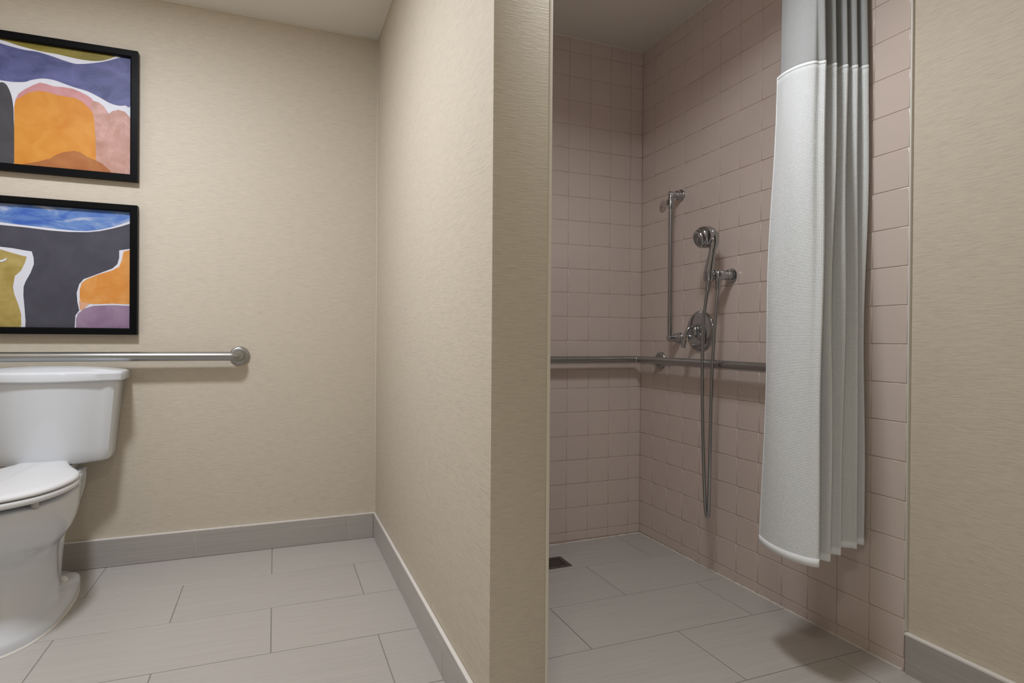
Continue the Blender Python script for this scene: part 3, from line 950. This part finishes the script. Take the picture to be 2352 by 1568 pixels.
# hose loop: from the handle down and back up to the outlet
hz = crom([(hx + 0.001, 1.861, 1.112), (1.541, 1.870, 1.07), (1.540, 1.882, 0.98), (1.541, 1.886, 0.80), (1.543, 1.884, 0.60), (1.545, 1.876, 0.40), (1.546, 1.869, 0.29), (1.547, 1.863, 0.252), (1.548, 1.857, 0.246), (1.549, 1.853, 0.258),
           (1.549, 1.852, 0.30), (1.549, 1.849, 0.42), (1.548, 1.845, 0.60), (1.548, 1.840, 0.78), (1.553, 1.834, 0.95), (1.560, 1.831, 1.06), (1.566, 1.833, 1.118)], 30)
fine = []
Ls = [0.0]
for a, b in zip(hz[:-1], hz[1:]):
    Ls.append(Ls[-1] + (b - a).length)
step, k, d = 0.00175, 0, 0.0
while d < Ls[-1]:
    while Ls[k + 1] < d:
        k += 1
    t = (d - Ls[k]) / max(1e-9, Ls[k + 1] - Ls[k])
    fine.append(hz[k].lerp(hz[k + 1], t))
    d += step
mobj('hose', tube(fine, [0.0074 if i % 2 else 0.0061 for i in range(len(fine))], 10, angle=80), M['hose'], hs)

# ------------------------------------------------------------------ mixing valve
vy, vz = 2.013, 0.960
va = tag(empty('shower_valve', (XR, vy, vz)), 'round chrome shower valve plate with curved lever', 'shower valve')
mobj('escutcheon', lathe((XR - 0.0002, vy, vz), (-1, 0, 0), [(0, 0.0835), (0.003, 0.0840), (0.006, 0.0815), (0.0095, 0.070), (0.0115, 0.050), (0.0125, 0.034), (0.0135, 0.030)], 48, 60), M['chrome'], va)
mobj('hub', lathe((XR - 0.012, vy, vz), (-1, 0, 0), [(0, 0.0310), (0.003, 0.0300), (0.008, 0.0240), (0.016, 0.0225), (0.019, 0.0245), (0.027, 0.0240), (0.034, 0.0190), (0.038, 0.0080)], 32), M['chrome'], va)
lvp = crom([(XR - 0.034, vy, vz + 0.004), (XR - 0.050, vy + 0.002, vz + 0.010), (XR - 0.064, vy + 0.005, vz + 0.002), (XR - 0.072, vy + 0.008, vz - 0.022), (XR - 0.076, vy + 0.010, vz - 0.048), (XR - 0.080, vy + 0.012, vz - 0.070)], 6)
mobj('lever', tube(lvp, [0.0135 - 0.006 * min(1, i / 12) + (0.0015 if i > 22 else 0) for i in range(len(lvp))], 16), M['chrome'], va)
for yy, zz in ((0.0, 0.055), (0.0, -0.055)):
    mobj('screw', lathe((XR - 0.0092, vy + yy, vz + zz), (-1, 0, 0), [(0, 0.0055), (0.0025, 0.005), (0.003, 0.003)], 12), M['chrome'], va)

# ------------------------------------------------------------------ curtain rod and curtain
RZ, RY = 2.120, 1.335
rod = tag(empty('curtain_rod', ((XQ + XR) / 2, RY, RZ)), 'straight chrome rod across the shower opening', 'curtain rod')
mobj('rod', tube([(XQ + 0.002, RY, RZ), (XR - 0.002, RY, RZ)], 0.0125, 18), M['chrome'], rod)
for x, d in ((XQ + 0.0005, 1), (XR - 0.0005, -1)):
    mobj('flange', lathe((x, RY, RZ), (d, 0, 0), [(0, 0.032), (0.006, 0.031), (0.012, 0.020), (0.02, 0.016)], 24), M['chrome'], rod)

def pleats(free, crest, trough):
    """free edge points, then alternating rounded crest and trough points"""
    out = list(free)
    for i, (cx, cy) in enumerate(crest):
        w = 0.009 if i else 0.012
        out += [(cx - w, cy + 0.012), (cx, cy), (cx + w * 0.8, cy + 0.014)]
        tx, ty = trough[i]
        out += [(tx - 0.006, ty - 0.012), (tx, ty), (tx + 0.005, ty - 0.014)]
    return out


BOT = pleats([(1.345, 1.385), (1.322, 1.330), (1.311, 1.262), (1.318, 1.208)], [(1.340, 1.172), (1.405, 1.192), (1.473, 1.216), (1.562, 1.237), (1.613, 1.254)], [(1.378, 1.272), (1.437, 1.268), (1.515, 1.290), (1.590, 1.292), (1.621, 1.315)])
TOP = pleats([(1.438, 1.424), (1.427, 1.385), (1.428, 1.335), (1.447, 1.298)], [(1.476, 1.282), (1.519, 1.282), (1.557, 1.276), (1.586, 1.267), (1.614, 1.255)], [(1.496, 1.348), (1.539, 1.338), (1.572, 1.330), (1.600, 1.320), (1.622, 1.318)])
SHE = [(x + (0.012 * max(0, 1 - i / 3)), y) for i, (x, y) in enumerate(TOP)]
SHT = [(1.462, 1.430), (1.452, 1.39), (1.454, 1.345), (1.466, 1.312)] + [(x, y + 0.01) for x, y in TOP[4:]]
ZB, ZSEAM, ZTOP = 0.325, 1.732, 2.095


def cloth(lo, hi, z0, z1, nz, wob, n=7, off=0.0, u0=None, u1=None):
    A = crom([(x, y, 0) for x, y in lo], n)
    B = crom([(x, y, 0) for x, y in hi], n)
    cols = len(A)
    arc = [0.0]
    for a, b in zip(A[:-1], A[1:]):
        arc.append(arc[-1] + (b - a).length)
    sel = [i for i in range(cols) if (u0 is None or arc[i] >= u0) and (u1 is None or arc[i] <= u1)]
    vv, uv = [], []
    for k in range(nz + 1):
        t = k / nz
        z = z0 + (z1 - z0) * t
        row = [A[i].lerp(B[i], t) for i in range(cols)]
        for i in sel:
            p_ = row[i].copy()
            tt = (row[min(i + 1, cols - 1)] - row[max(i - 1, 0)]).normalized()
            nr = Vector((-tt.y, tt.x, 0))
            fade = math.sin(PI * min(1, max(0, (z - ZB) / 1.4)))
            p_.x += wob * fade * (math.sin(arc[i] * 31 + z * 4.1) * 0.0035 + math.sin(arc[i] * 13 - z * 7.3 + 1.0) * 0.0025)
            p_.y += wob * fade * math.cos(arc[i] * 17 + z * 5.2) * 0.003
            p_ -= nr * off * (-1)
            p_.x = min(p_.x, XR - 0.008)
            vv.append((p_.x, p_.y, z))
            uv.append((arc[i], z))
    c = len(sel)
    fc = [(k * c + j, k * c + j + 1, (k + 1) * c + j + 1, (k + 1) * c + j) for k in range(nz) for j in range(c - 1)]
    return mesh(vv, fc, True, uv)


def thick(o, t, offset=0.0):
    md = o.modifiers.new('thickness', 'SOLIDIFY')
    md.thickness = t
    md.offset = offset
    return o


cu = tag(empty('shower_curtain', (1.45, 1.30, ZB)), 'white waffle weave shower curtain gathered at the right, grey voile top', 'curtain')
o = thick(mobj('waffle_panel', cloth(BOT, TOP, ZB, ZSEAM, 60, 1.0), M['waffle'], cu), 0.0018)
o['label'] = 'white waffle weave lower panel'
hl = [tuple(a + (b - a) * 0.014 for a, b in zip(p_, q_)) for p_, q_ in zip(BOT, TOP)]
o = thick(mobj('hem', cloth(BOT, hl, ZB - 0.001, ZB + 0.020, 2, 0.0), M['hem'], cu), 0.0034)
o['label'] = 'plain stitched bottom hem'
o = thick(mobj('side_hem', cloth(BOT, TOP, ZB, ZSEAM, 60, 1.0, u0=0.0, u1=0.012), M['hem'], cu), 0.0030)
o = thick(mobj('voile_panel', cloth(SHE, SHT, ZSEAM - 0.012, ZTOP, 16, 0.3), M['sheer'], cu), 0.0008)
o['label'] = 'sheer grey voile top panel'
sm_ = [tuple(a + (b - a) * 0.994 for a, b in zip(p_, q_)) for p_, q_ in zip(BOT, TOP)]
o = thick(mobj('seam', cloth(sm_, TOP, ZSEAM - 0.009, ZSEAM + 0.001, 2, 0.0), M['hem'], cu), 0.0021)
for i in range(5):
    x = 1.47 + i * 0.034
    mobj('curtain_ring', tube([(x, RY + math.cos(a) * 0.024, RZ - 0.010 + math.sin(a) * 0.026) for a in [2 * PI * j / 20 for j in range(21)]], 0.0018, 8), M['chrome'], cu)
bpy.context.view_layer.update()
